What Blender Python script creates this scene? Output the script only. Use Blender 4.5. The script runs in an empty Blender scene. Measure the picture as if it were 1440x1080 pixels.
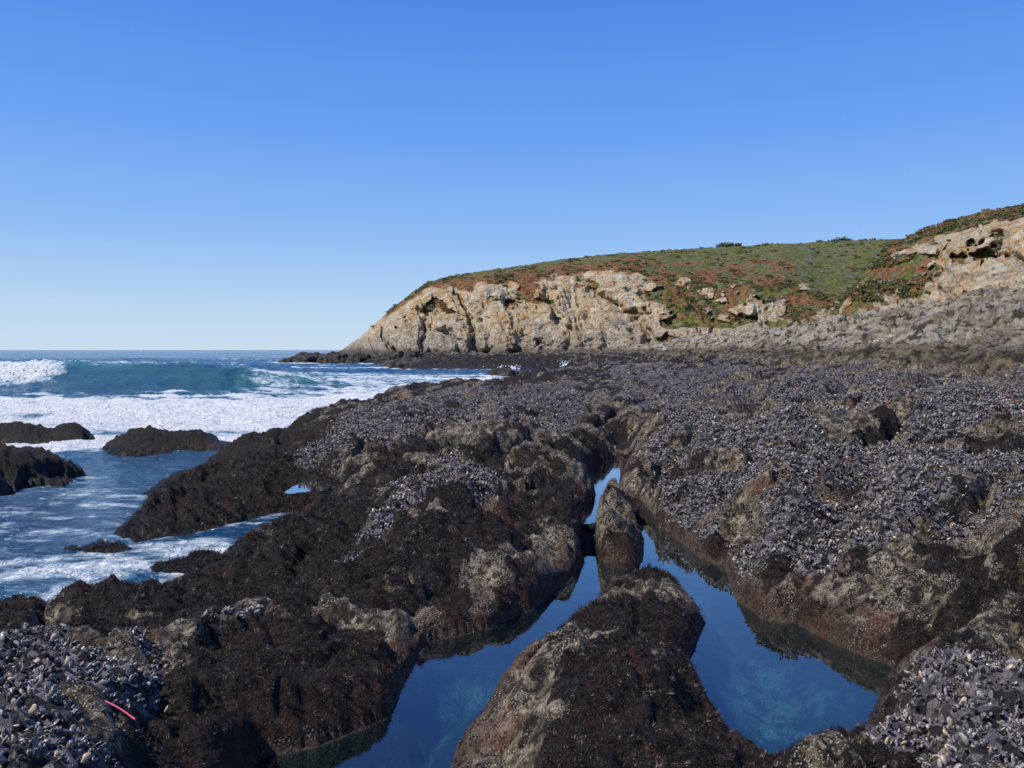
import bpy, math, numpy as np, time
from mathutils import Vector
rng=np.random.default_rng(7)
CH=2.0; F=1130.0; HY=492.0
SEA=-0.5
# ---------------------------------------------------------------- scene / camera
sc=bpy.context.scene
w=bpy.data.worlds.new("World"); sc.world=w; w.use_nodes=True
sc.view_settings.view_transform='Standard'; sc.view_settings.look='None'; sc.view_settings.exposure=0
cam=bpy.data.objects.new("camera",bpy.data.cameras.new("camera")); sc.collection.objects.link(cam); sc.camera=cam
cam.location=(0,0,CH); cam.rotation_euler=(math.radians(90-2.43),0,0)
cam.data.sensor_width=36; cam.data.lens=28.25; cam.data.clip_end=60000; cam.data.clip_start=0.05
SUN_EL=math.radians(52); SUN_AZ=math.radians(-106)
sv=Vector((math.cos(SUN_EL)*math.sin(SUN_AZ),math.cos(SUN_EL)*math.cos(SUN_AZ),math.sin(SUN_EL)))
sl=bpy.data.lights.new("sun","SUN"); sl.energy=5.0; sl.angle=math.radians(0.5); sl.color=(1,0.95,0.86)
so=bpy.data.objects.new("sun",sl); so.rotation_euler=sv.to_track_quat('Z','Y').to_euler(); sc.collection.objects.link(so)

# ---------------------------------------------------------------- node helpers
class NB:
    def __init__(s,nt): s.nt=nt
    def n(s,t,ins=None,**props):
        nd=s.nt.nodes.new(t)
        for k,v in props.items(): setattr(nd,k,v)
        for k,v in (ins or {}).items():
            sk=nd.inputs[k]
            if isinstance(v,bpy.types.NodeSocket): s.nt.links.new(v,sk)
            else: sk.default_value=v
        return nd
    def attr(s,name): return s.n('ShaderNodeAttribute',attribute_name=name).outputs['Fac']
    def math(s,op,a,b=0.0,c=None,clamp=False):
        d={0:a,1:b}
        if c is not None: d[2]=c
        return s.n('ShaderNodeMath',d,operation=op,use_clamp=clamp).outputs[0]
    def ss(s,x,lo,hi): return s.n('ShaderNodeMapRange',{0:x,1:lo,2:hi,3:0.0,4:1.0},interpolation_type='SMOOTHSTEP').outputs[0]
    def mix(s,f,a,b):
        c=lambda v: v if isinstance(v,bpy.types.NodeSocket) else (v[0],v[1],v[2],1)
        return s.n('ShaderNodeMix',{0:f,6:c(a),7:c(b)},data_type='RGBA').outputs[2]
    def pos(s,scale=(1,1,1),rot=(0,0,0)):
        g=s.n('ShaderNodeNewGeometry').outputs['Position']
        return s.n('ShaderNodeMapping',{0:g,2:rot,3:scale}).outputs[0]
    def noise(s,v,scale,detail=4,rough=0.55,dist=0.0):
        return s.n('ShaderNodeTexNoise',{'Vector':v,'Scale':scale,'Detail':detail,'Roughness':rough,'Distortion':dist}).outputs[0]
    def voro(s,v,scale,out='Distance',feature='F1'):
        return s.n('ShaderNodeTexVoronoi',{'Vector':v,'Scale':scale},feature=feature).outputs[out]
    def bump(s,h,strength,dist,normal=None):
        d={'Strength':strength,'Distance':dist,'Height':h}
        if normal is not None: d['Normal']=normal
        return s.n('ShaderNodeBump',d).outputs[0]
def newmat(name):
    m=bpy.data.materials.new(name); m.use_nodes=True; m.node_tree.nodes.clear()
    b=NB(m.node_tree); return m,b
def finish(b,shader): 
    o=b.n('ShaderNodeOutputMaterial'); b.nt.links.new(shader,o.inputs[0])
# sky : Nishita tinted towards a clear maritime blue by elevation
nb=NB(w.node_tree); w.node_tree.nodes.clear()
sk=nb.n('ShaderNodeTexSky',sky_type='NISHITA',sun_disc=False,sun_elevation=SUN_EL,sun_rotation=SUN_AZ,air_density=1.0,dust_density=0.0,ozone_density=3.0,altitude=0)
tc=nb.n('ShaderNodeTexCoord').outputs['Generated']
zz=nb.n('ShaderNodeSeparateXYZ',{0:tc}).outputs[2]
rp=nb.n('ShaderNodeValToRGB',{0:zz}); el=rp.color_ramp.elements
stops=[(0,(.57,.72,.86)),(.05,(.48,.67,.90)),(.14,(.27,.50,.93)),(.25,(.145,.365,.91)),(.40,(.078,.245,.81)),(1,(.03,.10,.38))]
el[0].position=stops[0][0];el[0].color=(*stops[0][1],1);el[1].position=1;el[1].color=(*stops[-1][1],1)
for p_,c_ in stops[1:-1]:
    e_=el.new(p_);e_.color=(*c_,1)
sk2=nb.n('ShaderNodeVectorMath',{0:rp.outputs[0],3:1/0.11},operation='SCALE').outputs[0]
mxs=nb.n('ShaderNodeMix',{0:.92,6:sk.outputs[0],7:sk2},data_type='RGBA').outputs[2]
bg=nb.n('ShaderNodeBackground',{0:mxs,1:0.11})
wo=nb.n('ShaderNodeOutputWorld'); w.node_tree.links.new(bg.outputs[0],wo.inputs[0])

# ---------------------------------------------------------------- numpy noise (table based)
prng=np.random.default_rng(99)
PT=prng.permutation(1024).astype(np.int32); GC=np.cos(np.arange(1024)*6.28318/1024*7.0+.3).astype(np.float32); GS=np.sin(np.arange(1024)*6.28318/1024*7.0+.3).astype(np.float32)
def hidx(ix,iy,seed): return PT[(PT[(ix+seed*131)&1023]+iy*1+seed*57)&1023]
def perlin(x,y,seed=0):
    x=np.asarray(x,np.float32);y=np.asarray(y,np.float32);x,y=np.broadcast_arrays(x,y)
    fx0=np.floor(x);fy0=np.floor(y);fx=x-fx0;fy=y-fy0;ix=fx0.astype(np.int32);iy=fy0.astype(np.int32)
    u=fx*fx*fx*(fx*(fx*6-15)+10);v=fy*fy*fy*(fy*(fy*6-15)+10)
    def g(dx,dy):
        k=hidx(ix+dx,iy+dy,seed)
        return GC[k]*(fx-dx)+GS[k]*(fy-dy)
    a=g(0,0);b=g(1,0);c=g(0,1);d=g(1,1)
    ab=a+(b-a)*u
    return (ab+((c+(d-c)*u)-ab)*v)*1.5
def fbm(x,y,seed=0,oct=4,g=0.5):
    r=0;a=1;f=1;t=0
    for i in range(oct):
        r=r+a*perlin(x*f+i*17.3,y*f-i*9.1,seed+i);t+=a;a*=g;f*=2.03
    return r/t
def ridged(x,y,seed=0,oct=4,g=0.5):
    r=0;a=1;f=1;t=0
    for i in range(oct):
        r=r+a*(1-2*np.abs(perlin(x*f+i*7.3,y*f-i*3.1,seed+i)));t+=a;a*=g;f*=2.03
    return r/t
def voronoi(x,y,seed=0):
    x=np.asarray(x,np.float32);y=np.asarray(y,np.float32)
    ix=np.floor(x).astype(np.int32);iy=np.floor(y).astype(np.int32)
    f1=np.full(x.shape,9.0,np.float32);f2=f1.copy();cid=np.zeros(x.shape,np.float32)
    for dx in (-1,0,1):
        for dy in (-1,0,1):
            cx=ix+dx;cy=iy+dy
            px=cx+hidx(cx,cy,seed)*np.float32(1/1024);py=cy+hidx(cx,cy,seed+5)*np.float32(1/1024)
            d=np.sqrt((x-px)**2+(y-py)**2)
            nid=hidx(cx,cy,seed+9)*np.float32(1/1024)
            closer=d<f1
            f2=np.where(closer,f1,np.minimum(f2,d)); cid=np.where(closer,nid,cid); f1=np.where(closer,d,f1)
    return f1,f2,cid
def sst(x,lo,hi):
    t=np.clip((x-lo)/(hi-lo),0,1); return t*t*(3-2*t)
def G(px,py,z=0.0):
    d=(CH-z)*F/(py-HY); return ((px-720)/F*d,d)
def B(px,d): return ((px-720)/F*d,d)
def sdf(X,Y,poly,margin=3.0):
    P=np.array(poly,float)
    out=np.full(X.shape,margin,np.float32)
    m=(X>P[:,0].min()-margin)&(X<P[:,0].max()+margin)&(Y>P[:,1].min()-margin)&(Y<P[:,1].max()+margin)
    x=X[m];y=Y[m]
    if x.size==0: return out
    best=np.full(x.shape,1e9,np.float32);ins=np.zeros(x.shape,bool)
    for i in range(len(P)):
        ax,ay=P[i];bx,by=P[(i+1)%len(P)]
        ax,ay,bx,by=float(ax),float(ay),float(bx),float(by)
        ex,ey=bx-ax,by-ay
        t=np.clip(((x-ax)*ex+(y-ay)*ey)/(ex*ex+ey*ey+1e-12),0,1)
        best=np.minimum(best,(x-ax-t*ex)**2+(y-ay-t*ey)**2)
        c=((ay>y)!=(by>y))
        if abs(by-ay)>1e-12:
            c&=(x<(bx-ax)*(y-ay)/(by-ay)+ax); ins^=c
    s=np.sqrt(best);s[ins]*=-1
    out[m]=np.minimum(s,margin) ; return out
def pline(X,Y,pts,R=2.0):
    P=np.array(pts,float);out=np.full(X.shape,R,np.float32)
    m=(X>P[:,0].min()-R)&(X<P[:,0].max()+R)&(Y>P[:,1].min()-R)&(Y<P[:,1].max()+R)
    x=X[m];y=Y[m];best=np.full(x.shape,R*R,np.float32)
    for (ax,ay),(bx,by) in zip(pts[:-1],pts[1:]):
        ex,ey=bx-ax,by-ay
        t=np.clip(((x-ax)*ex+(y-ay)*ey)/(ex*ex+ey*ey+1e-12),0,1)
        best=np.minimum(best,(x-ax-t*ex)**2+(y-ay-t*ey)**2)
    out[m]=np.sqrt(best);return out

# ---------------------------------------------------------------- layout
LAND=[G(-400,1000,-.2),G(0,908,-.2),G(60,888,-.2),G(150,853,-.2),G(240,822,-.2),G(320,800,-.3),G(395,775,-.4),G(432,742,-.5),
 G(410,722,-.5),G(350,732,-.5),G(270,752,-.5),G(180,765,-.5),G(150,752,-.5),G(200,722,-.4),G(245,708,-.4),G(205,697,-.5),G(205,688,-.4),
 G(250,660,-.3),G(345,632,-.2),G(395,608,-.1),G(510,574,0),G(640,555,0),G(755,541,-.4),B(790,80),B(850,105),B(740,98),B(640,101),B(560,103),
 B(556,116),B(600,132),B(500,150),B(485,153),B(478,170),B(500,230),(120,300),(260,200),(220,-20),(-14,-20),(-9,-3)]
POOLS=[
 [G(330,1110),G(350,1078),G(440,1062),G(540,1015),G(560,975),G(598,912),G(680,890),G(750,860),G(812,805),G(832,790),G(866,793),
  G(866,818),G(842,848),G(800,887),G(765,932),G(690,1000),G(650,1060),G(632,1130),G(620,1300),G(200,1300)],
 [G(905,745),G(940,747),G(962,764),G(985,786),G(1025,800),G(1042,848),G(1080,876),G(1130,880),G(1190,913),G(1268,945),G(1262,985),
  G(1225,1050),G(1215,1110),G(1130,1150),G(1085,1105),G(1035,1060),G(1000,1010),G(965,930),G(990,880),G(970,850),G(950,824),G(893,818),G(902,790)],
 [G(800,662),G(840,650),G(876,646),G(878,680),G(866,712),G(835,708),G(830,680)],
 [G(806,720),G(832,706),G(842,728),G(816,736)],
 [G(408,694),G(430,682),G(452,677),G(448,690)],
]
TRENCH=[([G(850,700),G(832,720),G(822,745),G(822,775),G(835,800)],.05,-.08),
        ([G(850,806),G(880,812),G(910,812)],.10,-.14),
        ([G(860,702),G(885,715),G(905,735),G(918,755)],.05,-.12)]
STEP=[([G(1060,588,.6),G(1075,606,.6),G(1130,612,.6),G(1200,618,.6),G(1290,612,.6),G(1400,612,.6),G(1560,620,.6)],.36,.85),
      ([G(880,600,.4),G(870,640,.3),G(866,660,.1)],.3,.3),
      ([G(600,690,.3),G(680,715,.3),G(740,730,.3)],.14,.16),
      ([G(440,775,.2),G(560,770,.2),G(700,740,.2),G(800,735,.2)],.13,.14),
      ([G(250,860,.2),G(400,850,.2),G(560,850,.1),G(690,870,.1)],.12,.10),
      ([G(1040,735,.3),G(1200,770,.2),G(1440,800,.3)],.16,.14),
      ([G(400,660,.2),G(520,665,.2),G(640,640,.3)],.2,.2),
      ([G(950,560,.6),G(1050,570,.6),G(1060,600,.6)],.3,.3),
      ([G(1100,600,.8),G(1180,575,.8),G(1300,560,.8)],.25,.25),
      ([B(1150,22),B(1300,19.5),B(1500,17)],.5,.45),
      ([B(1000,33),B(1200,30),B(1500,27)],.7,.45),
      ([G(1260,925,.1),G(1330,905,.2),G(1460,900,.2)],.2,.3)]
CT=[(100,980,.45,.3),(0,1080,.5,.1),(200,930,.36,.3),(280,1040,.30,1),(330,960,.27,1),(-200,1000,.4,.4),(400,900,.24,.9),(480,960,.2,1),(560,880,.2,.6),
 (300,850,.02,.9),(200,880,.15,.8),(450,800,.04,.9),(480,770,.10,.9),(390,820,.0,.9),(600,800,.30,.8),(700,800,.27,.35),(700,760,.34,.7),(560,740,.40,.6),(620,700,.56,.5),(760,700,.36,.7),(780,790,.2,.35),
 (300,730,-.2,1),(400,690,-.05,1),(300,690,-.25,1),(350,655,.02,.9),(480,700,.15,.7),(500,640,.38,.5),(600,600,.6,.5),(700,590,.65,.3),(560,580,.42,.5),(700,562,.6,.4),(800,560,.6,.4),(740,545,.4,.7),
 (800,620,.34,.5),(850,620,.24,.5),(900,640,.34,.4),(1000,620,.7,.2),(960,592,.8,.2),(1100,660,.78,.3),(1050,595,.78,.2),(1200,650,.7,.4),(1300,700,.72,.4),(1100,715,.6,.2),(1150,590,1.0,.2),(1300,585,1.05,.2),(1440,590,1.0,.2),
 (1000,710,.34,.3),(930,690,.22,.4),(1200,770,.36,.3),(1350,810,.36,.35),(1050,780,.16,.35),(1150,845,.18,.45),(1300,885,.24,.5),(1420,850,.4,.4),(1440,750,.72,.3),
 (1350,1000,.5,.3),(1440,1060,.6,.2),(1290,1080,.36,.6),(1440,930,.38,.4),
 (850,1000,.32,.9),(800,1090,.34,.6),(900,890,.25,.7),(950,840,.14,.5),(700,1060,.2,.1),(1000,1070,.2,.9),(870,760,.26,.3),(870,850,.06,.4)]
CF=[(560,100,.2,1),(650,105,.4,1),(740,112,.5,.9),(520,152,.3,.6),(650,130,1,.4),(750,60,.2,.9),(760,90,.2,.9),(800,45,.5,.7),(850,62,.6,.7),
 (850,110,.8,.6),(800,130,1.5,.3),(900,30,.65,.5),(900,50,.85,.6),(900,80,1.0,.6),(900,120,2.2,.2),(1000,25,.8,.4),(1000,40,1.0,.6),(1000,70,1.5,.4),(1000,100,2.5,.1),
 (1000,115,3.4,0),(1100,25,1.0,.4),(1100,40,1.4,.4),(1100,70,2.3,.1),(1100,100,3.8,0),(1200,20,1.1,.3),(1200,35,1.75,.3),(1200,60,3.0,.0),(1200,85,4.6,0),
 (1300,18,1.2,.2),(1300,25,1.75,.2),(1300,32,2.2,.1),(1300,50,3.3,0),(1300,72,5.2,0),(1440,14,1.05,.3),(1440,19,1.6,.1),(1440,25,2.15,.1),(1440,40,3.6,0),(1440,60,5.6,0),(1440,68,6.5,0),
 (1600,12,1,.3),(1600,25,2.2,.1),(1600,45,4.1,0),(1600,62,6,0),(1600,6,.6,.4)]
cp=[(*G(a,b,z),z,q) for a,b,z,q in CT]+[(*B(a,d),z,q) for a,d,z,q in CF]
cp=np.array(cp)
ISL=[(208,20,.85,.8,-.02),(262,20.3,.85,.55,-.08),(305,20.8,.4,.3,-.36),(92,21.8,.6,.5,-.05),(20,21.6,1.1,.7,-.02),(8,15.4,.8,.9,.10),(-35,14.8,1.0,1.0,.22),(140,10,.34,.16,-.41),(255,9.1,.34,.18,-.40),(285,9.5,.25,.16,-.39)]
FARISL=[(415,156,3,1.2),(432,155,4,2.0),(448,157,4,1.8),(465,155,3.5,1.3),(482,154,3.5,1.4),(500,153,3.5,1.8),(405,153,1.6,.5),(722,76,1.7,.5),(708,77,1.2,.3),(690,80,1.2,.25),(738,74,1.0,.3),
        (590,112,4,1.2),(610,110,3,1.0),(630,108,3,1.1),(655,112,4,1.2),(690,110,3,1.0),(570,108,2.5,.7),(540,150,3,1.4),(560,146,4,1.8),(585,140,4,2)]
MUS=[(.45,[(-200,900),(60,905),(200,880),(265,900),(250,960),(235,1040),(225,1200),(-300,1200)]),
 (.3,[(290,880),(330,858),(360,870),(330,885)]),
 (.5,[(530,680),(580,655),(640,645),(712,675),(690,692),(600,705),(545,698)]),
 (.45,[(455,765),(540,728),(620,700),(700,690),(690,712),(610,728),(540,765),(480,780)]),
 (.55,[(385,618),(440,597),(520,575),(640,556),(800,556),(850,575),(810,600),(700,612),(600,625),(500,625),(420,630)]),
 (.7,[(895,620),(930,590),(1000,585),(1060,605),(1160,640),(1300,655),(1440,670),(1600,680),(1600,735),(1440,732),(1300,735),(1150,742),(1060,720),(1030,695),(930,665)]),
 (1.0,[(1060,558),(1150,545),(1250,545),(1440,570),(1600,580),(1600,606),(1440,603),(1280,590),(1180,602),(1080,585)]),
 (.8,[(1280,622),(1350,612),(1600,620),(1600,650),(1290,640)]),
 (.5,[(1225,1120),(1235,1020),(1260,975),(1330,925),(1600,950),(1600,1200)]),
 (.7,[(850,545),(1000,528),(1060,540),(1040,575),(930,580),(860,570)])]

def heights(TH,D):
    X=(np.sin(TH)*D).astype(np.float32); Y=(np.cos(TH)*D).astype(np.float32)
    wn=np.clip(D*0.010,0.035,1.0)
    WX=X+wn*fbm(X/(wn*7),Y/(wn*7),11,3)*1.6; WY=Y+wn*fbm(X/(wn*7),Y/(wn*7),31,3)*1.6
    ta=np.arctan2(cp[:,0],cp[:,1]);ld=np.log(np.hypot(cp[:,0],cp[:,1]))
    LD=np.log(D);num=np.zeros(X.shape,np.float32);den=num.copy();na=num.copy()
    for i in range(len(cp)):
        r=(TH-ta[i])**2+((LD-ld[i])*0.45)**2
        wt=1/(r+0.0008)**2
        num+=wt*cp[i,2];na+=wt*cp[i,3];den+=wt
    base=num/den; alg=na/den
    far=sst(D,14,60); mid=sst(D,5,10)
    UX=X+.25*fbm(X/.7,Y/.7,3,3);UY=Y+.25*fbm(X/.7,Y/.7,5,3)
    f1,f2,cid=voronoi(UX/0.95,UY/0.75,2)
    lump=(0.5-f1*f1)*0.17*(0.3+cid)-0.05*(1-sst(f2-f1,0,.22))
    g1,g2,gid=voronoi(UX/0.36+3,UY/0.30,4)
    lump2=(0.5-g1*g1)*0.085*(0.3+gid)-0.035*(1-sst(g2-g1,0,.25))
    l1,l2,lid=voronoi(UX/0.15+3,UY/0.13,6)
    lump2=lump2+(.5-l1*l1)*.035*(lid)
    rel=lump+lump2+0.08*fbm(X/1.6,Y/1.6,21,3)+0.07*ridged(X/.6,Y/.45,41,4)+.055*fbm(X/.22,Y/.2,45,3)+0.024*fbm(X/.08,Y/.08,51,2)
    q1,q2,qid=voronoi(UX/2.6+7,UY/1.7,24)
    rel+=mid*((.5-q1*q1)*.50*(qid-.2)-.26*(1-sst(q2-q1,0,.14))+.10*ridged(X/1.3,Y/.9,27,3))
    k1,k2,kid=voronoi(WX/3.6,WY/2.6,14)
    rel+=far*((0.5-k1*k1)*.6*kid-.28*(1-sst(k2-k1,0,.15))+.25*fbm(X/6,Y/6,61,4)+.26*ridged(X/2.4+Y*.1,Y/2.0,71,4))
    hi=sst(base,1.5,2.6)
    rel+=hi*(.9*ridged(X/7+Y/14,Y/4,81,5)+.40*ridged(X/1.8,Y/1.2,87,4)-.4)*sst(D,18,34)
    h=base+rel
    pales=sst(base+rel*.6,1.30,1.85)*sst(D,15,22)
    for pts,wd,dep in STEP:
        dd=pline(WX,WY,pts); h-=dep*(1-sst(dd,wd*.25,wd*1.3))
    h=np.where(base>.1,np.maximum(h,.07+.10*(rel+.1)),h)
    s=np.full(X.shape,3.0,np.float32)
    for P in POOLS: s=np.minimum(s,sdf(WX*.6+X*.4,WY*.6+Y*.4,P,3.0))
    c1,c2,cc=voronoi(X/.17,Y/.17,8)
    bot=-.22-.12*sst(-s,.1,.5)+(.5-c1*c1)*.08*cc+.07*fbm(X/.4,Y/.4,6,3)
    bot=np.maximum(bot,-.45)
    R=np.clip(s/(.40+.02*D),0,1);prof=np.sqrt(R*(2-R))
    hp=.015+(h-.015)*prof
    t=sst(s,-.26,.02); h=bot*(1-t)+hp*t
    for pts,wd,zz in TRENCH:
        dd=pline(WX,WY,pts);t=sst(dd,wd*.4,wd*4);h=np.minimum(h,zz*(1-t)+h*t)
    # sea
    L=sdf(WX,WY,LAND,6.0)
    ew=np.clip(.02*D,.1,1.5)
    R=np.clip(-L/(.55+.045*D),0,1);prof=np.sin(R*1.5708)
    hp=SEA+(h-SEA)*prof
    hp=hp+sst(L,-2.5,-.3)*sst(D,4,8)*(.07*ridged(X/.5,Y/.4,93,4)+.08*fbm(X/.25,Y/.2,94,3)-.03)*(1-sst(D,30,60))
    t=sst(L,-.05,1.2*ew+.5)
    h=hp*(1-t)+(-1.3)*t
    lob=.14*ridged(X/1.0,Y/.8,91,4)+.12*fbm(X/.45,Y/.4,95,4)+.05*fbm(X/.12,Y/.1,96,2)
    for a,d,rx,ry,zt in ISL:
        cx,cy=B(a,d);rx*=1.35;ry*=1.5
        k=1+.6*fbm(X/(rx*.7),Y/(ry*.7),97+int(rx*7),4)
        r=np.sqrt(((X-cx)/rx)**2+((Y-cy)/ry)**2)*k
        amp=min(1.0,max(.22,rx))
        m=SEA-.10+(zt+.08-SEA)*np.clip(1-r*r,-1.2,1)+lob*amp*(1-sst(r,.9,1.4))
        h=np.where(r<1.7,np.maximum(h,m),h)
    return X,Y,h,base,alg,s,L,pales,rel
t0=time.time()
NT,NR=1300,830
th=np.radians(np.linspace(-50,50,NT)).astype(np.float32); lr=np.linspace(math.log(1.4),math.log(190),NR).astype(np.float32)
TH,LR=np.meshgrid(th,lr); D=np.exp(LR)
X,Y,H,BASE,ALG,S,L,PALE,REL=heights(TH,D)
# masks
M=np.zeros(X.shape,np.float32)
for z,P in MUS:
    PW=[G(a,b,z) for a,b in P]
    q=np.clip(.02*D,.06,.5)
    s=sdf(X+q*3*fbm(X/(q*8),Y/(q*8),101,3),Y+q*3*fbm(X/(q*8),Y/(q*8),111,3),PW,3.0)
    M=np.maximum(M,1-sst(s,-q,q*.4))
gm=sst(fbm(X/3.5,Y/2.5,121,4),-.02,.14)*sst(D,13,20)*(1-sst(D,50,70))*sst(X/D,-.02,.1)*(1-sst(BASE,1.25,1.5))
M=np.maximum(M,gm*.9)
hn=fbm(X/.9,Y/.6,131,4)-.35*(REL-.1)
holes=sst(hn,np.where(D<4.5,.17,.05),np.where(D<4.5,.27,.15))
M*=1-.92*holes
gz=np.gradient(H,axis=0)/np.gradient(LR,axis=0)/D; gt=np.gradient(H,axis=1)/(th[1]-th[0])/D
slope=np.sqrt(gz**2+gt**2)
M*=1-sst(slope,1.2,2.2)*.7
M*=sst(H,.05,.15)*sst(-L,.1,.5)*(1-PALE)
AL=np.clip(sst(fbm(X/.9,Y/.8,141,5,.6)*1.2+ALG-.43,-.06,.14),0,1)
AL*=1-.45*sst(slope,.8,1.8)
AL=np.maximum(AL,1-sst(H-SEA,.40,.75)); AL=np.where(S<.0,0,AL)
AL=AL*(1-M)*(1-PALE)
print("terrain",time.time()-t0)

def grid_mesh(name,X,Y,Z,attrs,mask=None,smooth=True):
    nr,nt=X.shape
    me=bpy.data.meshes.new(name)
    idx=np.arange(nr*nt,dtype=np.int32).reshape(nr,nt)
    q=np.stack([idx[:-1,:-1],idx[:-1,1:],idx[1:,1:],idx[1:,:-1]],-1).reshape(-1,4)
    co=np.stack([X,Y,Z],-1).reshape(-1,3)
    at={k:v.ravel() for k,v in attrs.items()}
    if mask is not None:
        q=q[mask.ravel()]
        used=np.unique(q);rm=np.zeros(nr*nt,np.int32);rm[used]=np.arange(len(used))
        q=rm[q];co=co[used];at={k:v[used] for k,v in at.items()}
    me.vertices.add(len(co));me.vertices.foreach_set('co',co.ravel().astype(np.float32))
    me.loops.add(q.size);me.loops.foreach_set('vertex_index',q.ravel().astype(np.int32))
    me.polygons.add(len(q));me.polygons.foreach_set('loop_start',np.arange(0,q.size,4,dtype=np.int32))
    me.update(calc_edges=True)
    me.polygons.foreach_set('use_smooth',np.full(len(q),smooth))
    for k,v in at.items():
        a=me.attributes.new(k,'FLOAT','POINT');a.data.foreach_set('value',np.ascontiguousarray(v,dtype=np.float32))
    ob=bpy.data.objects.new(name,me);sc.collection.objects.link(ob);return ob
terr=grid_mesh("rocky_shore_terrain",X,Y,H,{'mussel':M,'algae':AL,'pool':(1-sst(S,-.1,.05))*1.0,'pale':PALE,'wet':1-sst(H-SEA,.1,.35),'near':1-sst(S,0,.22),'bank':sst(S,-.38,-.12)})

# ---- terrain material
m,b=newmat("intertidal_rock")
p=b.pos()
n1=b.noise(p,1.7,5,.6);n2=b.noise(p,9,6,.72);n3=b.noise(p,45,5,.7);n25=b.noise(p,22,4,.7)
rock=b.mix(b.ss(n1,.35,.65),(.105,.078,.049),(.22,.17,.108))
rock=b.mix(b.ss(n2,.50,.61),rock,(.45,.38,.265))
rock=b.mix(b.ss(n2,.495,.39),rock,(.022,.016,.011))
rock=b.mix(b.math('MULTIPLY',b.ss(n25,.505,.42),.9),rock,(.018,.013,.010))
vb=b.voro(p,70)
barn=b.math('MULTIPLY',b.ss(vb,.40,.2),b.ss(b.noise(p,5,4,.6),.44,.54))
rock=b.mix(b.math('MULTIPLY',barn,.8),rock,(.66,.60,.49))
rust=b.ss(b.noise(p,2.6,3,.6),.57,.70)
rock=b.mix(b.math('MULTIPLY',rust,.5),rock,(.22,.09,.05))
alc=b.mix(b.ss(n3,.4,.65),(.008,.006,.0045),(.032,.020,.014))
alc=b.mix(b.ss(b.noise(p,1.3,4,.6),.57,.70),alc,(.052,.020,.014))
alc=b.mix(b.math('MULTIPLY',b.ss(b.noise(p,60,3,.7),.61,.68),.7),alc,(.28,.23,.17))
alf=b.ss(b.math('ADD',b.attr('algae'),b.math('MULTIPLY',b.math('SUBTRACT',n2,.5),2.2)),.38,.56)
col=b.mix(alf,rock,alc)
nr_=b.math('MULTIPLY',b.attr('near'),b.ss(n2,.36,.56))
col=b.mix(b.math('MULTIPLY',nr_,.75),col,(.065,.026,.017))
vc=b.n('ShaderNodeTexVoronoi',{'Vector':p,'Scale':26.0})
sep=b.n('ShaderNodeSeparateColor',{0:vc.outputs['Color']}).outputs[0]
mc=b.mix(b.ss(sep,.30,.92),(.020,.017,.020),(.28,.25,.26))
mc=b.mix(b.math('MULTIPLY',b.ss(n2,.47,.6),.5),mc,(.055,.045,.038))
mf=b.ss(b.math('ADD',b.attr('mussel'),b.math('MULTIPLY',b.math('SUBTRACT',n2,.5),1.2)),.4,.6)
col=b.mix(mf,col,mc)
pn=b.noise(b.pos((.5,.5,1.4)),1.1,6,.65)
pc=b.mix(b.ss(pn,.38,.62),(.22,.175,.115),(.54,.46,.33))
pc=b.mix(b.ss(b.noise(p,.35,5,.6),.5,.62),pc,(.46,.42,.36))
pc=b.mix(b.ss(n1,.49,.39),pc,(.075,.058,.038))
gy=b.n('ShaderNodeSeparateXYZ',{0:b.n('ShaderNodeNewGeometry').outputs['Position']}).outputs[2]
ol=b.mix(b.ss(n1,.40,.58),(.055,.043,.024),(.24,.19,.11))
ol=b.mix(b.ss(b.noise(p,5,5,.7),.52,.42),ol,(.035,.028,.018))
pc=b.mix(b.ss(gy,2.5,1.8),pc,ol)
pf=b.ss(b.math('ADD',b.attr('pale'),b.math('MULTIPLY',b.math('SUBTRACT',b.noise(p,.5,5,.6),.5),1.6)),.35,.65)
col=b.mix(pf,col,pc)
pb=b.mix(b.ss(b.noise(p,6,5,.65),.42,.60),(.06,.075,.055),(.22,.25,.18))
pb=b.mix(b.math('MULTIPLY',b.ss(b.voro(b.pos((1,1,1)),6.0,'Distance','SMOOTH_F1'),.26,.10),.7),pb,(.34,.35,.27))
pb=b.mix(b.ss(n1,.52,.64),pb,(.12,.08,.045))
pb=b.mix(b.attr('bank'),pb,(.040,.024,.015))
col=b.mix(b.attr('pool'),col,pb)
hh=b.math('ADD',b.math('MULTIPLY',n3,.40),b.math('MULTIPLY',n2,1.0))
hh=b.math('ADD',hh,b.math('MULTIPLY',n25,.7))
bn=b.bump(hh,1.0,.11)
bn=b.bump(b.noise(p,2.2,6,.65),b.attr('pale'),.6,bn)
wetr=b.math('SUBTRACT',.75,b.math('MULTIPLY',b.attr('wet'),.40))
pr=b.n('ShaderNodeBsdfPrincipled',{'Base Color':col,'Roughness':wetr,'Specular IOR Level':.3,'Normal':bn})
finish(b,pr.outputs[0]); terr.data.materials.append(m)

# ---- pools water
cm=(S[:-1,:-1]<.12)
pool=grid_mesh("tide_pool_water",X,Y,np.zeros_like(X),{},cm)
m,b=newmat("pool_water");p=b.pos()
bn=b.bump(b.noise(p,5,3,.5),.03,.05)
fr=b.n('ShaderNodeFresnel',{'IOR':1.45,'Normal':bn}).outputs[0]
fr=b.math('MULTIPLY',fr,1.7,clamp=True)
tr=b.n('ShaderNodeBsdfTransparent',{0:(.45,.76,.92,1)}).outputs[0]
gl=b.n('ShaderNodeBsdfGlossy',{'Color':(1,1,1,1),'Roughness':.015,'Normal':bn}).outputs[0]
mx=b.n('ShaderNodeMixShader',{0:fr,1:tr,2:gl}).outputs[0]
finish(b,mx);pool.data.materials.append(m)

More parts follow.
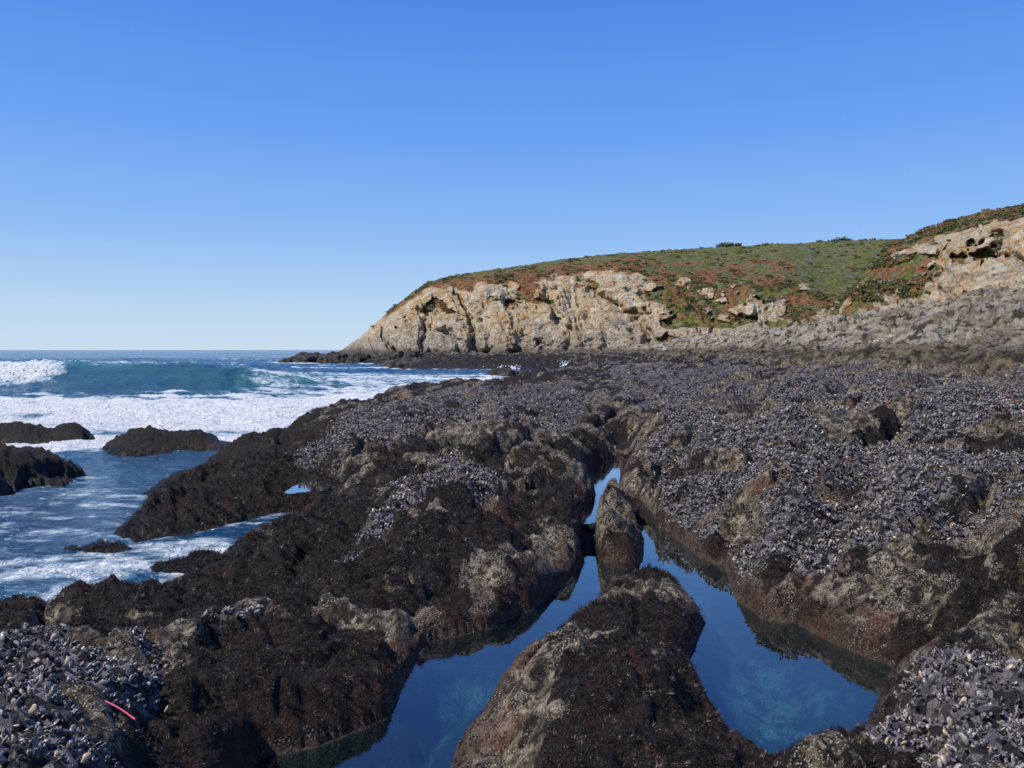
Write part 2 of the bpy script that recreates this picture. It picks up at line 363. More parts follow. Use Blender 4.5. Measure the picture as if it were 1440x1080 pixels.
# ---------------------------------------------------------------- ocean
lr2=np.concatenate([np.arange(math.log(3),math.log(260),.0055),np.linspace(math.log(262),math.log(25000),160)])
th2=np.radians(np.linspace(-52,26,900))
T2,R2=np.meshgrid(th2,lr2);D2=np.exp(R2);OX=(np.sin(T2)*D2).astype(np.float32);OY=(np.cos(T2)*D2).astype(np.float32)
LO=sdf(OX,OY,LAND,6.0)
amp=.014+.10*sst(D2,14,32)
Z=amp*(fbm(OX/1.3,OY/.9,201,4))*2*(1-sst(D2,200,400))
Z+=.22*sst(D2,45,90)*fbm(OX/14,OY/5,211,4)*(1-sst(D2,500,1500))*2
Z+=.22*sst(D2,20,26)*(1-sst(D2,55,70))*ridged(OX/7,OY/2.2,221,5)
Yc=51.5+1.6*fbm(OX/14,OX*0,231,2)-.02*(OX+30)
sA=OY-Yc;A=1.5*sst(-OX,8,20)*(1+.15*fbm(OX/6,OX*0,233,2))
W=np.where(sA<0,np.exp(-(sA/1.5)**2),np.exp(-(sA/5.5)**2))
brk=sst(-OX,26.5,30)
Z+=A*W+brk*W*.35*ridged(OX/1.1,OY/1.1,235,5)
Yc2=78+3*fbm(OX/20,OX*0,241,2);s2=OY-Yc2
W2=np.where(s2<0,np.exp(-(s2/3)**2),np.exp(-(s2/7)**2));Z+=.7*W2*sst(-OX,18,30)
Z+=SEA
bear=OX/np.maximum(OY,.01)*F+720
st=fbm(OX/9,OY/2.0,251,4);st2=fbm(OX/3,OY/1.0,261,4)
FO=1.10*sst(D2,19.5,24)*(1-sst(D2,41+7*st,52+7*st))*(.87+1.0*st)
FO=np.maximum(FO,.70*sst(D2,40,46)*(1-sst(D2,75,100))*sst(bear,300,380)*(.9+.9*st))
FO=np.maximum(FO,.68*sst(D2,5,7)*(1-sst(D2,10.5,13))*(.85+.8*fbm(OX/1.2,OY/.8,271,3)))
FO=np.maximum(FO,.40*sst(D2,10,12)*(1-sst(D2,18,20))*(1+.8*st2))
lip=brk*np.exp(-((sA+.6)/1.5)**2)*(.95+.5*fbm(OX/1.5,OY/1.5,281,3))
FO=np.maximum(FO,lip)
FO=np.maximum(FO,.62*np.exp(-(sA/.5)**2)*sst(-OX,15,22)*(.8+.9*fbm(OX/3,OX*0,283,3)))
FO=np.maximum(FO,.75*np.exp(-((s2+.6)/.8)**2)*sst(fbm(OX/5,OX*0,291,2),.05,.25)*sst(-OX,20,28))
FO=np.maximum(FO,(.75*(1-sst(LO,0.3,2.2))*sst(D2,19,23)))
FO=np.maximum(FO,(.50*(1-sst(LO,0.0,.35))*(1-sst(D2,18,20))))
for a,d,r_,zt in FARISL:
    cx,cy=B(a,d);r=np.hypot((OX-cx)/(r_*1.6),(OY-cy)/(r_*1.6));FO=np.maximum(FO,.66*(1-sst(r,.9,1.5)))
FO=np.maximum(FO,.62*sst(D2,90,110)*(1-sst(D2,260,400))*sst(fbm(OX/22,OY/6,301,3),.22,.34))
GR=np.clip(W*sst(-OX,9,18)*(sA<2),0,1)*.95+.25*sst(D2,18,26)*(1-sst(D2,60,90))+.35*W2
oc=grid_mesh("ocean_water",OX,OY,Z,{'foam':FO,'green':np.clip(GR,0,1)})
m,b=newmat("sea_water");p=b.pos()
fine=b.noise(p,6,5,.65,.6);mid=b.noise(b.pos((.6,1.3,1)),1.6,5,.6,.4)
lace=b.voro(b.n('ShaderNodeMapping',{0:b.n('ShaderNodeVectorMath',{0:p,1:b.n('ShaderNodeTexNoise',{'Vector':p,'Scale':1.2,'Detail':3.0}).outputs['Color']},operation='ADD').outputs[0],3:(1,1.6,1)}).outputs[0],2.2,feature='F1')
fsum=b.math('ADD',b.attr('foam'),b.math('MULTIPLY',b.math('SUBTRACT',mid,.5),.85))
fsum=b.math('ADD',fsum,b.math('MULTIPLY',b.math('SUBTRACT',fine,.5),.45))
fsum=b.math('ADD',fsum,b.math('MULTIPLY',b.math('SUBTRACT',lace,.42),.3))
ff=b.ss(fsum,.42,.70)
col=b.mix(b.attr('green'),(.006,.055,.145),(.050,.24,.22))
col=b.mix(b.ss(b.noise(b.pos((.05,.25,1)),1.0,4,.6),.4,.65),col,(.014,.095,.18))
far=b.noise(b.pos((.06,.22,.2)),1.0,8,.75)
hw=b.math('ADD',b.math('MULTIPLY',fine,.25),mid)
bn=b.bump(hw,.8,.13)
bn=b.bump(far,1.0,1.2,bn)
pr=b.n('ShaderNodeBsdfPrincipled',{'Base Color':col,'Roughness':.12,'IOR':1.33,'Specular IOR Level':.5,'Normal':bn})
fcol=b.mix(b.ss(fsum,.5,.95),(.50,.64,.72),(.93,.93,.93))
fb=b.n('ShaderNodeBsdfPrincipled',{'Base Color':fcol,'Roughness':.7,'Normal':b.bump(b.math('ADD',fine,mid),1.0,.35)})
mx=b.n('ShaderNodeMixShader',{0:ff,1:pr.outputs[0],2:fb.outputs[0]}).outputs[0]
finish(b,mx);oc.data.materials.append(m)
print("ocean",time.time()-t0)

# ---------------------------------------------------------------- cliffs
def zat(y,d): return CH+(HY-y)/F*d
def build_cliff(name,st,ncol,seed,vegfun,AMP,BLK):
    st=np.array(st,float)
    u=np.linspace(st[0,0],st[-1,0],ncol)
    k=lambda c: np.interp(u,st[:,0],st[:,c])
    ker=np.hanning(25);ker/=ker.sum()
    sm=lambda a: np.convolve(np.pad(a,12,mode='edge'),ker,'valid')
    d1,y1,d2,y2,d3,y3=[sm(k(i)) for i in range(1,7)]
    z1=zat(y1,d1);z2=zat(y2,d2);z3=zat(y3,d3)
    KD=np.stack([d1-6,d1,d2,d3,d3+90]);KZ=np.stack([z1-5,z1,z2,z3,z3-2.5])
    v=np.concatenate([np.linspace(0,1,8,endpoint=False),np.linspace(1,2,190,endpoint=False),np.linspace(2,3,80,endpoint=False),np.linspace(3,4,30)])
    i=np.minimum(v.astype(int),3);t=(v-i)[:,None]
    DD=KD[i]*(1-t)+KD[i+1]*t;ZZ=KZ[i]*(1-t)+KZ[i+1]*t
    kv=np.hanning(19);kv/=kv.sum()
    DD=np.apply_along_axis(lambda a:np.convolve(np.pad(a,9,mode='edge'),kv,'valid'),0,DD)
    ZZ=np.apply_along_axis(lambda a:np.convolve(np.pad(a,9,mode='edge'),kv,'valid'),0,ZZ)
    xx=(u-720)/F*d1;s=np.concatenate([[0],np.cumsum(np.hypot(np.diff(xx),np.diff(d1)))])
    SS=np.repeat(s[None],len(v),0);VV=np.repeat(v[:,None],ncol,1)
    env=sst(VV,.6,1.15)*(1-.85*sst(VV,1.72,2.05))*(1-.8*sst(VV,2.5,3.0))
    hgt=np.clip((z2-z1)/11,.15,1)[None]
    q=SS+.55*ZZ+2.4*fbm(SS/8,ZZ/7,seed+51,3)
    big=ridged(q/15,ZZ/60,seed,2)
    v1,v2,vi=voronoi(q/5.5,ZZ/14+SS/50,seed+60)
    w1,w2,wi=voronoi(q/2.2,ZZ/5,seed+61)
    dis=4.4*big+BLK*(2.4*(vi-.5)*sst(v2-v1,0,.3)+1.0*(wi-.5)*sst(w2-w1,0,.25))+1.9*ridged(q/4.5,ZZ/16,seed+7,3)+.9*ridged(q/1.6,ZZ/4.0,seed+13,4)+.4*fbm(q/.8,ZZ/.8,seed+17,3)
    gp=np.abs(perlin((SS+.6*ZZ)/9+.4*fbm(SS/5,ZZ/5,seed+53,3),ZZ/40,seed+23))
    gull=sst(gp,0,.18)
    dis+=-3.6*(1-gull)
    dis+=.5*ridged((ZZ-.45*SS)/2.2,SS/12,seed+29,4)
    veg,red=vegfun(u[None]+0*VV,VV,SS,ZZ,dis)
    soft=1-.6*veg
    DD=DD-dis*env*hgt*soft*AMP
    top=sst(VV,1.9,2.3)
    ZZ=ZZ+top*(.25*fbm(SS/2,DD/2,seed+31,4)+.35*fbm(SS/9,DD/9,seed+33,3))+(1-top)*env*.6*fbm(SS/2.2,ZZ/1.1,seed+35,4)*hgt
    ZZ=ZZ+veg*(.35*np.abs(fbm(SS/1.2,DD/1.2+ZZ/1.2,seed+37,3)))
    UU=(u[None]-720)/F
    XX=UU*DD
    low=1-sst(ZZ+.8*fbm(SS/6,ZZ/3,seed+41,3),1.2,3.0)
    lg=1-sst(ZZ+4*fbm(SS/8,ZZ/4,seed+43,3),3,7.5)
    ob=grid_mesh(name,XX,DD,ZZ,{'veg':veg,'red':red,'low':low,'lgrey':lg,'cav_shade':np.clip(dis/6,-1,1)})
    return ob,XX,DD,ZZ,veg
def vegH(U,V,S_,Z_,dis):
    n=fbm(S_/9+Z_*.03,Z_/5,401,4);n2=fbm(S_/3.5,Z_/2.5,411,4)
    region=sst(U,850,960)
    a=sst(V+.28*n+.12*n2-.04,1.80,1.95)
    bb=region*sst(V+.9*n+.4*n2,1.22,1.42)*(1-sst(-(n+.7*n2),.10,.22)*.95)
    strip=(1-region)*sst(n+.5*n2+.5*(V-1.75),.14,.27)*sst(V,1.3,1.6)
    veg=np.clip(np.maximum(np.maximum(a,bb),strip*.9),0,1)
    veg*=sst(U,520,560)
    red=sst(fbm(S_/5,Z_/2.4+V,421,5,.65)*1.4+.38*(1-sst(np.abs(V-2.0),.1,.55))*(1-.7*region)-.02+.2*(1-region)-.45*sst(V,2.35,2.7),-.02,.16)
    red*=1-.85*sst(U,1090,1140)*sst(V,1.8,2.1)
    return veg,red
def vegB(U,V,S_,Z_,dis):
    n=fbm(S_/6,Z_/4,501,4);n2=fbm(S_/2,Z_/1.8,511,4)
    a=sst(V+.22*n+.1*n2,1.86,1.98)
    left=1-sst(U+60*n+30*n2,1290,1335)
    bb=left*sst(V+.5*n+.3*n2,1.25,1.40)*(1-sst(-(n+.6*n2),.24,.36))
    mid=sst(n+.6*n2,.22,.32)*sst(V,1.25,1.5)
    veg=np.clip(np.maximum(np.maximum(a,bb),mid),0,1)
    red=sst(fbm(S_/3.5,Z_/2.0,521,5,.65)*1.4+.04*left+.0-.2*sst(V,2.3,2.7),-.02,.15)
    return veg,red
STH=[(476,164,505,170,497,178,496),(492,160,504,170,487,180,485),(505,158,503,168,478,178,476),(520,156,502,168,464,178,462),(545,152,502,167,443,180,441),(575,149,501,165,421,182,416),(600,147,500,163,406,185,398),
 (650,143,498,161,396,190,386),(720,138,496,158,388,195,376),(800,134,494,156,384,200,364),(880,129,490,152,376,200,356),(960,124,486,148,388,200,350),
 (1040,117,482,142,398,200,345),(1100,112,478,138,390,200,342),(1160,110,472,132,415,205,339),(1200,108,466,125,425,205,337),(1260,105,460,125,420,210,335),(1420,100,455,125,400,215,333)]
STB=[(1135,97,474,99,470,102,468),(1165,92,470,97,452,104,448),(1190,87,466,97,420,106,412),(1215,84,462,98,388,112,378),(1250,80,457,98,360,116,345),(1300,76,452,94,336,116,321),
 (1360,72,448,88,318,113,304),(1440,68,440,84,302,110,287),(1520,65,436,80,288,108,270),(1700,60,430,75,265,105,250)]
hd=build_cliff("headland_cliff",STH,1100,600,vegH,1.0,.55)
bl=build_cliff("coastal_bluff",STB,700,700,vegB,.60,.6)
m,b=newmat("cliff_rock_and_iceplant");p=b.pos()
a1=b.noise(b.pos((1,1,.6)),.13,6,.65);a2=b.noise(b.pos((1.1,1.1,.55),(0,.5,0)),.55,6,.65);a3=b.noise(p,2.3,6,.65)
rock=b.mix(b.ss(a1,.40,.60),(.66,.49,.29),(.60,.52,.38))
rock=b.mix(b.ss(a2,.51,.62),rock,(.55,.33,.15))
rock=b.mix(b.ss(a3,.48,.36),rock,(.25,.18,.105))
rock=b.mix(b.math('MULTIPLY',b.ss(a2,.46,.37),.85),rock,(.74,.67,.53))
strata=b.noise(b.pos((.10,.3,1.3),(0,.45,0)),.9,5,.6)
rock=b.mix(b.math('MULTIPLY',b.ss(strata,.47,.37),.5),rock,(.24,.175,.11))
rock=b.mix(b.math('MULTIPLY',b.ss(b.attr('cav_shade'),-.05,-.55),.7),rock,(.17,.115,.07))  # gully shade painted into the rock colour where the face is set back
gry=b.mix(b.ss(a3,.42,.60),(.15,.135,.115),(.50,.465,.40))
rock=b.mix(b.math('MULTIPLY',b.attr('lgrey'),.65),rock,gry)
rock=b.mix(b.math('MULTIPLY',b.attr('low'),.85),rock,(.07,.06,.048))
vn=b.noise(p,.9,6,.7);vn2=b.noise(p,.33,5,.65)
green=b.mix(b.ss(vn,.4,.62),(.085,.092,.028),(.27,.245,.085))
green=b.mix(b.ss(vn2,.52,.60),green,(.17,.20,.13))
green=b.mix(b.ss(vn2,.47,.38),green,(.17,.20,.035))
redc=b.mix(b.ss(vn,.4,.62),(.15,.065,.032),(.38,.165,.072))
redc=b.mix(b.ss(a3,.50,.62),redc,(.30,.23,.085))
rf=b.ss(b.math('ADD',b.attr('red'),b.math('MULTIPLY',b.math('SUBTRACT',vn,.5),2.6)),.35,.85)
vcol=b.mix(rf,green,redc)
vcol=b.mix(b.ss(a3,.43,.34),vcol,(.035,.035,.016))
vf=b.ss(b.math('ADD',b.attr('veg'),b.math('MULTIPLY',b.math('SUBTRACT',a3,.5),1.4)),.4,.6)
col=b.mix(vf,rock,vcol)
bn=b.bump(b.math('ADD',a3,b.math('MULTIPLY',a2,1.5)),1.0,1.0)
pr=b.n('ShaderNodeBsdfPrincipled',{'Base Color':col,'Roughness':.9,'Specular IOR Level':.15,'Normal':bn})
finish(b,pr.outputs[0])
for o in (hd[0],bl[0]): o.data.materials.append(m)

# ---------------------------------------------------------------- instancing
def instancer(name,proto,pos,rot,scl,mat):
    me=bpy.data.meshes.new(name);me.vertices.add(len(pos));me.vertices.foreach_set('co',pos.ravel().astype(np.float32))
    a=me.attributes.new('rot','FLOAT_VECTOR','POINT');a.data.foreach_set('vector',rot.ravel().astype(np.float32))
    a=me.attributes.new('scl','FLOAT_VECTOR','POINT');a.data.foreach_set('vector',scl.ravel().astype(np.float32))
    ob=bpy.data.objects.new(name,me);sc.collection.objects.link(ob)
    proto.parent=ob;proto.hide_render=True;proto.data.materials.append(mat)
    ng=bpy.data.node_groups.new(name+"_nodes",'GeometryNodeTree')
    ng.interface.new_socket('Geometry',in_out='INPUT',socket_type='NodeSocketGeometry')
    ng.interface.new_socket('Geometry',in_out='OUTPUT',socket_type='NodeSocketGeometry')
    N=ng.nodes.new;Lk=ng.links.new
    gi=N('NodeGroupInput');go=N('NodeGroupOutput');iop=N('GeometryNodeInstanceOnPoints');oi=N('GeometryNodeObjectInfo')
    oi.inputs['Object'].default_value=proto;oi.inputs['As Instance'].default_value=True
    r=N('GeometryNodeInputNamedAttribute');r.data_type='FLOAT_VECTOR';r.inputs[0].default_value='rot'
    s=N('GeometryNodeInputNamedAttribute');s.data_type='FLOAT_VECTOR';s.inputs[0].default_value='scl'
    e=N('FunctionNodeEulerToRotation');Lk(r.outputs[0],e.inputs[0])
    Lk(gi.outputs[0],iop.inputs['Points']);Lk(oi.outputs['Geometry'],iop.inputs['Instance']);Lk(e.outputs[0],iop.inputs['Rotation']);Lk(s.outputs[0],iop.inputs['Scale'])
    Lk(iop.outputs[0],go.inputs[0])
    md=ob.modifiers.new('scatter','NODES');md.node_group=ng
    return ob
def mk(name,V,Fc,smooth=True):
    me=bpy.data.meshes.new(name);me.from_pydata([tuple(map(float,v)) for v in V],[],Fc);me.update()
    me.polygons.foreach_set('use_smooth',np.full(len(me.polygons),smooth))
    ob=bpy.data.objects.new(name,me);sc.collection.objects.link(ob);return ob
dth=th[1]-th[0];dlr=lr[1]-lr[0];AREA=D*D*dth*dlr
nx=-(gz*np.sin(TH)+gt*np.cos(TH));ny=-(gz*np.cos(TH)-gt*np.sin(TH))
def scatter(weight,maxn):
    k=rng.poisson(np.clip(weight,0,50)).ravel();ii=np.repeat(np.arange(k.size),k)
    if len(ii)>maxn: ii=rng.choice(ii,maxn,replace=False)
    t=TH.ravel()[ii]+(rng.random(len(ii))-.5)*dth;l=LR.ravel()[ii]+(rng.random(len(ii))-.5)*dlr;d=np.exp(l)
    pos=np.stack([np.sin(t)*d,np.cos(t)*d,H.ravel()[ii]],-1)
    nn=np.stack([nx.ravel()[ii],ny.ravel()[ii],np.ones(len(ii))],-1);nn/=np.linalg.norm(nn,axis=1)[:,None]
    return pos,nn,d,ii
def orient(nn,spread):
    v=nn+rng.normal(size=nn.shape)*spread;v/=np.linalg.norm(v,axis=1)[:,None]
    return np.stack([rng.random(len(v))*6.283,-np.arcsin(v[:,2]),np.arctan2(v[:,1],v[:,0])],-1),v
# mussel
ts=[0,.1,.28,.5,.72,.9,1];ws=[.03,.12,.19,.24,.26,.18,.03];hs_=[.02,.09,.14,.16,.14,.08,.01];V=[];Fc=[]
for t,a,c in zip(ts,ws,hs_):
    for j in range(8):
        an=j/8*6.2832;V.append((t-.25,a*math.cos(an)+.10*math.sin(t*3.1),c*math.sin(an)*(1-.25*abs(math.cos(an)))))
for i in range(6):
    for j in range(8): Fc.append((i*8+j,i*8+(j+1)%8,(i+1)*8+(j+1)%8,(i+1)*8+j))
Fc+= [tuple(range(7,-1,-1)),tuple(range(48,56))]
pm=mk("mussel_shell",V,Fc)
ms=np.maximum(1,D/7)**.3
pos,nn,dd,_=scatter(np.where((D<20)&(D>1.6)&(np.abs(TH)<math.radians(35)),M*AREA*1150/ms**2*(1-.7*sst(D,13,20)),0),110000)
print("mussels",len(pos))
rot,v=orient(nn,.55)
sz=.041*np.maximum(1,dd/7)**.3*rng.uniform(.5,1.35,len(pos));scl=np.stack([sz,sz*rng.uniform(.8,1.2,len(pos)),sz*rng.uniform(.8,1.2,len(pos))],-1)
pos=pos+v*(sz*rng.uniform(-.25,.2,len(sz)))[:,None]
m,b=newmat("mussel_shell");rnd=b.n('ShaderNodeObjectInfo').outputs['Random']
tc=b.n('ShaderNodeTexCoord').outputs['Object']
gx=b.n('ShaderNodeSeparateXYZ',{0:tc}).outputs[0]
c=b.mix(b.ss(rnd,.2,.75),(.012,.010,.011),(.078,.068,.072))
c=b.mix(b.ss(rnd,.70,.95),c,(.28,.25,.235))
c=b.mix(b.math('GREATER_THAN',rnd,.92),c,(.42,.31,.20))
nz=b.noise(tc,5,3,.6)
c=b.mix(b.math('MULTIPLY',b.ss(nz,.50,.66),.65),c,(.48,.42,.37))
c=b.mix(b.ss(gx,.15,-.15),c,(.10,.075,.055))
pr=b.n('ShaderNodeBsdfPrincipled',{'Base Color':c,'Roughness':.33,'Specular IOR Level':.45})
finish(b,pr.outputs[0])
mu=instancer("mussel_bed",pm,pos,rot,scl,m)
# algae tufts
V=[];Fc=[]
for k in range(14):
    a=rng.random()*6.28;r0=rng.random()*.5;lean=rng.uniform(.2,1.0);L_=rng.uniform(.5,1.1);w_=.04
    y0,z0=math.cos(a)*r0,math.sin(a)*r0;a2=a+rng.uniform(-.7,.7);n0=len(V)
    px_,pz_=-math.sin(a2),math.cos(a2)
    for q in range(4):
        t=q/3;o=lean*t*t*.7;wd=w_*(1-.8*t)
        cy=y0+math.cos(a2)*o;cz=z0+math.sin(a2)*o;cx=-.15+L_*t*(1-.25*t*lean)
        V.append((cx,cy+px_*wd,cz+pz_*wd));V.append((cx,cy-px_*wd,cz-pz_*wd))
    for q in range(3):Fc.append((n0+2*q,n0+2*q+1,n0+2*q+3,n0+2*q+2))
pt=mk("seaweed_tuft",V,Fc)
ts_=np.maximum(1,D/4.0)**.8
pos,nn,dd,_=scatter(np.where((D<15)&(D>1.8)&(np.abs(TH)<math.radians(35))&(H>np.where(L>-1.5,SEA+.05,.02)),sst(AL,.35,.85)*AREA*2600/ts_**2,0),95000)
print("tufts",len(pos))
rot,v=orient(nn,.5);sz=.021*np.maximum(1,dd/4.0)**.8*rng.uniform(.4,1.4,len(pos))
m,b=newmat("turf_seaweed");rnd=b.n('ShaderNodeObjectInfo').outputs['Random']
pn_=b.noise(b.pos(),1.5,4,.6)
c=b.mix(rnd,(.0075,.0055,.004),(.029,.018,.0125));c=b.mix(b.math('MULTIPLY',b.ss(pn_,.5,.68),.7),c,(.054,.020,.014))
c=b.mix(b.math('GREATER_THAN',rnd,.94),c,(.26,.21,.16))
pr=b.n('ShaderNodeBsdfPrincipled',{'Base Color':c,'Roughness':.45,'Specular IOR Level':.2});finish(b,pr.outputs[0])
instancer("turf_seaweed",pt,pos,rot,np.stack([sz]*3,-1),m)
# boulders
import bmesh
def boulder_proto(nm):
    bm=bmesh.new();bmesh.ops.create_icosphere(bm,subdivisions=4,radius=1)
    for vv in bm.verts:
        n=vv.co.copy();r=1.0
        for pl in [(.8,.3,.2,.72),(-.5,.7,.3,.7),(.1,-.9,.4,.68),(-.7,-.4,.1,.75),(.2,.1,1,.62),(.5,-.5,.6,.78),(-.3,.2,.9,.7)]:
            nn_=Vector(pl[:3]).normalized();dp=n.dot(nn_)
            if dp>0: r=min(r,pl[3]/dp)
        vv.co=n*r*(1+.05*math.sin(n.x*9+n.y*7)+.04*math.sin(n.z*17+n.x*13)+.03*math.sin(n.y*31+n.z*23))
    me=bpy.data.meshes.new(nm);bm.to_mesh(me);bm.free();o=bpy.data.objects.new(nm,me);sc.collection.objects.link(o);return o
pb_=boulder_proto("boulder")
bw=(D>24)&(BASE>1.4)&(S>1)
pos,nn,dd,_=scatter(np.where(bw&(L<-3),AREA*.22*(PALE*.9+.12)*sst(fbm(X/7,Y/7,801,3),-.10,.25),0),2600)
n_=len(pos);sz=rng.lognormal(-1.35,.5,n_)*np.clip(dd/70,.5,1.1);sz=np.clip(sz,.10,.9)
rot=rng.random((n_,3))*6.28
m,b=newmat("boulder_rock");rnd=b.n('ShaderNodeObjectInfo').outputs['Random'];p=b.pos()
c=b.mix(rnd,(.16,.13,.09),(.44,.385,.29));c=b.mix(b.ss(b.noise(p,1.5,5,.65),.5,.62),c,(.12,.095,.06))
pr=b.n('ShaderNodeBsdfPrincipled',{'Base Color':c,'Roughness':.9,'Specular IOR Level':.2,'Normal':b.bump(b.noise(p,3,5,.6),.8,.3)});finish(b,pr.outputs[0])
instancer("boulder_field",pb_,pos,rot,np.stack([sz*rng.uniform(.9,1.5,n_),sz,sz*rng.uniform(.5,.9,n_)],-1),m)
P_=[];R_=[];S_=[]
for a,d,r_,zt in FARISL:
    for k in range(4):
        cx,cy=B(a,d);P_.append((cx+rng.normal()*r_*.35,cy+rng.normal()*r_*.35,SEA+(zt-SEA)*rng.uniform(-.05,.2)));R_.append((rng.uniform(-.3,.3),rng.uniform(-.3,.3),rng.random()*6.28))
        q=rng.uniform(.45,.8);S_.append((r_*q,r_*q*.8,(zt-SEA)*rng.uniform(.7,1.25)))
m,b=newmat("wet_sea_rock");p=b.pos()
c=b.mix(b.ss(b.noise(p,1.2,6,.7),.42,.62),(.022,.018,.015),(.11,.09,.07))
pr=b.n('ShaderNodeBsdfPrincipled',{'Base Color':c,'Roughness':.6,'Specular IOR Level':.3,'Normal':b.bump(b.noise(p,1.8,6,.7),1,.6)});finish(b,pr.outputs[0])
instancer("offshore_rocks",boulder_proto("sea_rock"),np.array(P_),np.array(R_),np.array(S_),m)
# surf spray
bm=bmesh.new();bmesh.ops.create_icosphere(bm,subdivisions=1,radius=1);me=bpy.data.meshes.new("spray_droplet");bm.to_mesh(me);bm.free();dr=bpy.data.objects.new("spray_droplet",me);sc.collection.objects.link(dr)
P_=[];Sz=[]
for a,d,wd,hh_,n_ in [(795,84,.35,.8,160),(836,98,.45,.8,160),(716,79,1.0,.4,140)]:
    cx,cy=B(a,d);t=rng.random(n_)**1.8
    P_.append(np.stack([cx+rng.normal(size=n_)*wd*(.35+.5*t),cy+rng.normal(size=n_)*.4,np.full(n_,.1)+t*hh_],-1));Sz.append(rng.uniform(.03,.11,n_)*(1-.7*t))
n_=800;x=rng.uniform(-44,-28,n_);t=rng.random(n_)**2
P_.append(np.stack([x,51.5-.02*(x+30)+rng.normal(size=n_)*.8,SEA+1.1+t*.8],-1));Sz.append(rng.uniform(.02,.09,n_)*(1-.6*t))
m,b=newmat("white_spray");pr=b.n('ShaderNodeBsdfPrincipled',{'Base Color':(.9,.92,.93,1),'Roughness':.6});finish(b,pr.outputs[0])
pos=np.concatenate(P_);sz=np.concatenate(Sz);instancer("surf_spray",dr,pos,pos*0,np.stack([sz]*3,-1),m)
# scrub on the cliffs
V=[];Fc=[]
for k in range(260):
    a=rng.normal(size=3);a/=np.linalg.norm(a);a[2]=abs(a[2]);r=rng.uniform(.55,1.0)*(1+.25*math.sin(a[0]*5)+.2*math.sin(a[1]*7))
    c=a*r*np.array([1,1,.6]);e1=rng.normal(size=3);e1/=np.linalg.norm(e1);e2=np.cross(e1,a);e2/=np.linalg.norm(e2)+1e-6;s_=rng.uniform(.06,.14)
    n0=len(V);V+= [c-e1*s_-e2*s_*.6,c+e1*s_-e2*s_*.6,c+e1*s_+e2*s_*.6,c-e1*s_+e2*s_*.6];Fc.append((n0,n0+1,n0+2,n0+3))
ps=mk("scrub_clump",V,Fc,False)
P_=[];Sz=[]
for (o,XX,DD,ZZ,veg),cnt in ((hd,1700),(bl,1200)):
    rr=slice(20,278);vx=veg[rr].ravel();pp=vx*(fbm(XX[rr]/5,ZZ[rr]/4,811,3).ravel()>.0);pp=pp/pp.sum()
    ii=rng.choice(vx.size,cnt,p=pp);P_.append(np.stack([XX[rr].ravel()[ii],DD[rr].ravel()[ii],ZZ[rr].ravel()[ii]-.05],-1));Sz.append(rng.uniform(.2,.6,cnt))
for (o,XX,DD,ZZ,veg),bx,size in [(hd,1018,1.9),(hd,1028,1.5),(hd,1036,1.2),(hd,1075,.9),(hd,1150,.8),(hd,1168,1.0),(hd,1182,1.5),(hd,1190,1.0),(hd,1225,.8),(hd,940,.5),(hd,905,.5),(hd,850,.5),(hd,985,.6)]:
    cx=int((bx-476)/(1420-476)*1099);P_.append(np.array([[XX[276,cx],DD[276,cx],ZZ[276,cx]]]));Sz.append(np.array([size]))
pos=np.concatenate(P_);sz=np.concatenate(Sz);n_=len(pos)
m,b=newmat("coastal_scrub");rnd=b.n('ShaderNodeObjectInfo').outputs['Random']
c=b.mix(rnd,(.05,.062,.022),(.19,.19,.07));c=b.mix(b.ss(rnd,.64,.78),c,(.27,.135,.06));c=b.mix(b.ss(rnd,.89,.94),c,(.20,.22,.155))
pr=b.n('ShaderNodeBsdfPrincipled',{'Base Color':c,'Roughness':.8,'Specular IOR Level':.2});finish(b,pr.outputs[0])
rot=np.stack([np.zeros(n_),np.zeros(n_),rng.random(n_)*6.28],-1)
instancer("coastal_scrub",ps,pos,rot,np.stack([sz*1.2,sz*1.2,sz],-1),m)

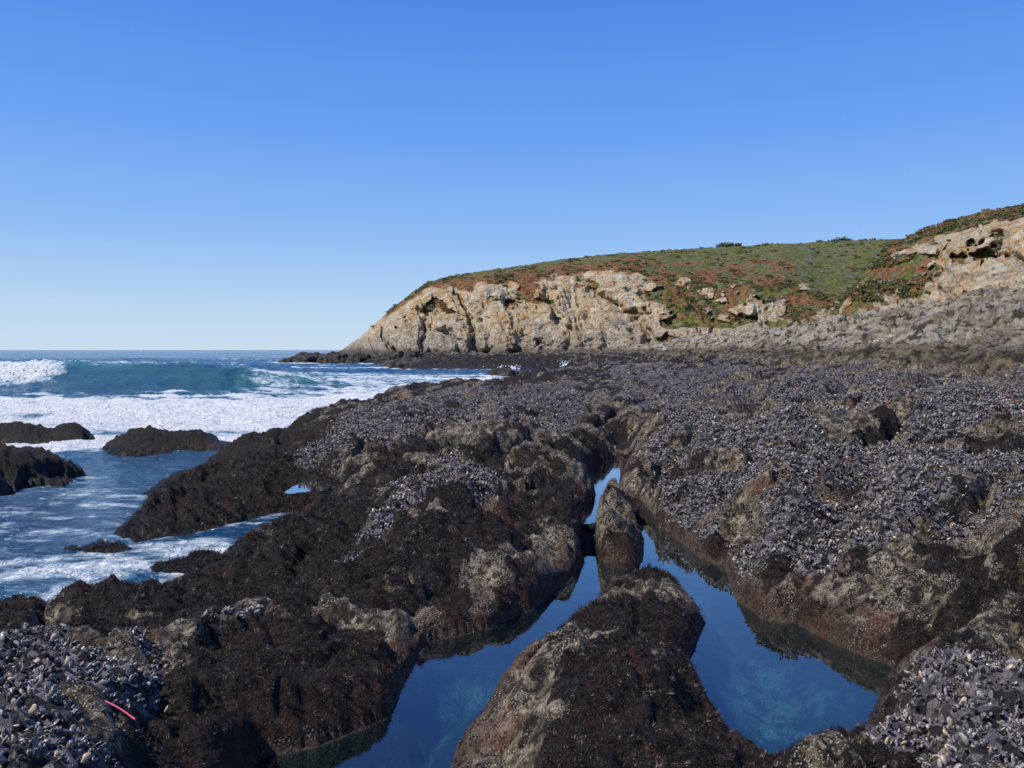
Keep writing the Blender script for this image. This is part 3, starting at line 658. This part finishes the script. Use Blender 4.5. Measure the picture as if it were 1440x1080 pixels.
# ---------------------------------------------------------------- small things
def hat(x,y):
    t=math.atan2(x,y);l=math.log(math.hypot(x,y));i=int(round((l-lr[0])/dlr));j=int(round((t-th[0])/dth));return H[i,j]
def plainmat(name,c,r=.5):
    m,b=newmat(name);pr=b.n('ShaderNodeBsdfPrincipled',{'Base Color':b.mix(b.noise(b.pos(),40,2,.5),tuple(x*.8 for x in c),c),'Roughness':r});finish(b,pr.outputs[0]);return m
def ribbon(name,pts,wd,lift,mat,jit=.01):
    V=[];Fc=[];P=[]
    for (a,c),(d,e) in zip(pts[:-1],pts[1:]):
        k=max(2,int(math.hypot(d-a,e-c)/.06))
        for i in range(k): P.append((a+(d-a)*i/k,c+(e-c)*i/k))
    zs=np.array([hat(x,y) for x,y in P]);zs=np.convolve(np.pad(zs,4,mode='edge'),np.ones(9)/9,'valid')
    for i,(x,y) in enumerate(P):
        z=zs[i]+lift+jit*math.sin(i*.9);V+=[(x,y-wd/2,z),(x,y+wd/2,z+.3*wd)]
    for i in range(len(P)-1):Fc.append((2*i,2*i+2,2*i+3,2*i+1))
    o=mk(name,V,Fc);o.data.materials.append(mat);return o
red=plainmat("red_tape",(.45,.07,.05));orange=plainmat("orange_tape",(.5,.12,.06));pink=plainmat("pink_plastic",(.62,.10,.19),.4)
ribbon("survey_tape",[G(1210,625,.7),G(1250,624,.7),G(1292,620,.7)],.012,.06,red,.02)
ribbon("survey_tape",[G(1350,606,.9),G(1390,608,.9),G(1440,614,.9)],.012,.06,red,.02)
ribbon("marker_tape",[B(1290,24),B(1300,23.5),B(1316,23)],.03,.10,orange,.03)
a=G(138,1018,.5);c=G(180,1048,.5);za=max(hat(*a),hat(*c))+.05
A_=Vector((*a,za));C_=Vector((*c,za+.005));ax=(C_-A_);u_=ax.cross(Vector((0,0,1))).normalized();w_=ax.cross(u_).normalized()
V=[];Fc=[]
for q in range(9):
    t=q/8;r_=.0032*(1.25 if q in(0,8) else 1);cc=A_+ax*t+Vector((0,0,.006*math.sin(t*3.1)))
    for j in range(8): V.append(cc+u_*math.cos(j*.785)*r_+w_*math.sin(j*.785)*r_)
for q in range(8):
    for j in range(8):Fc.append((q*8+j,q*8+(j+1)%8,q*8+8+(j+1)%8,q*8+8+j))
Fc+=[tuple(range(8)),tuple(range(71,63,-1))]
o=mk("plastic_stick",V,Fc);o.data.materials.append(pink)
print("all",time.time()-t0)
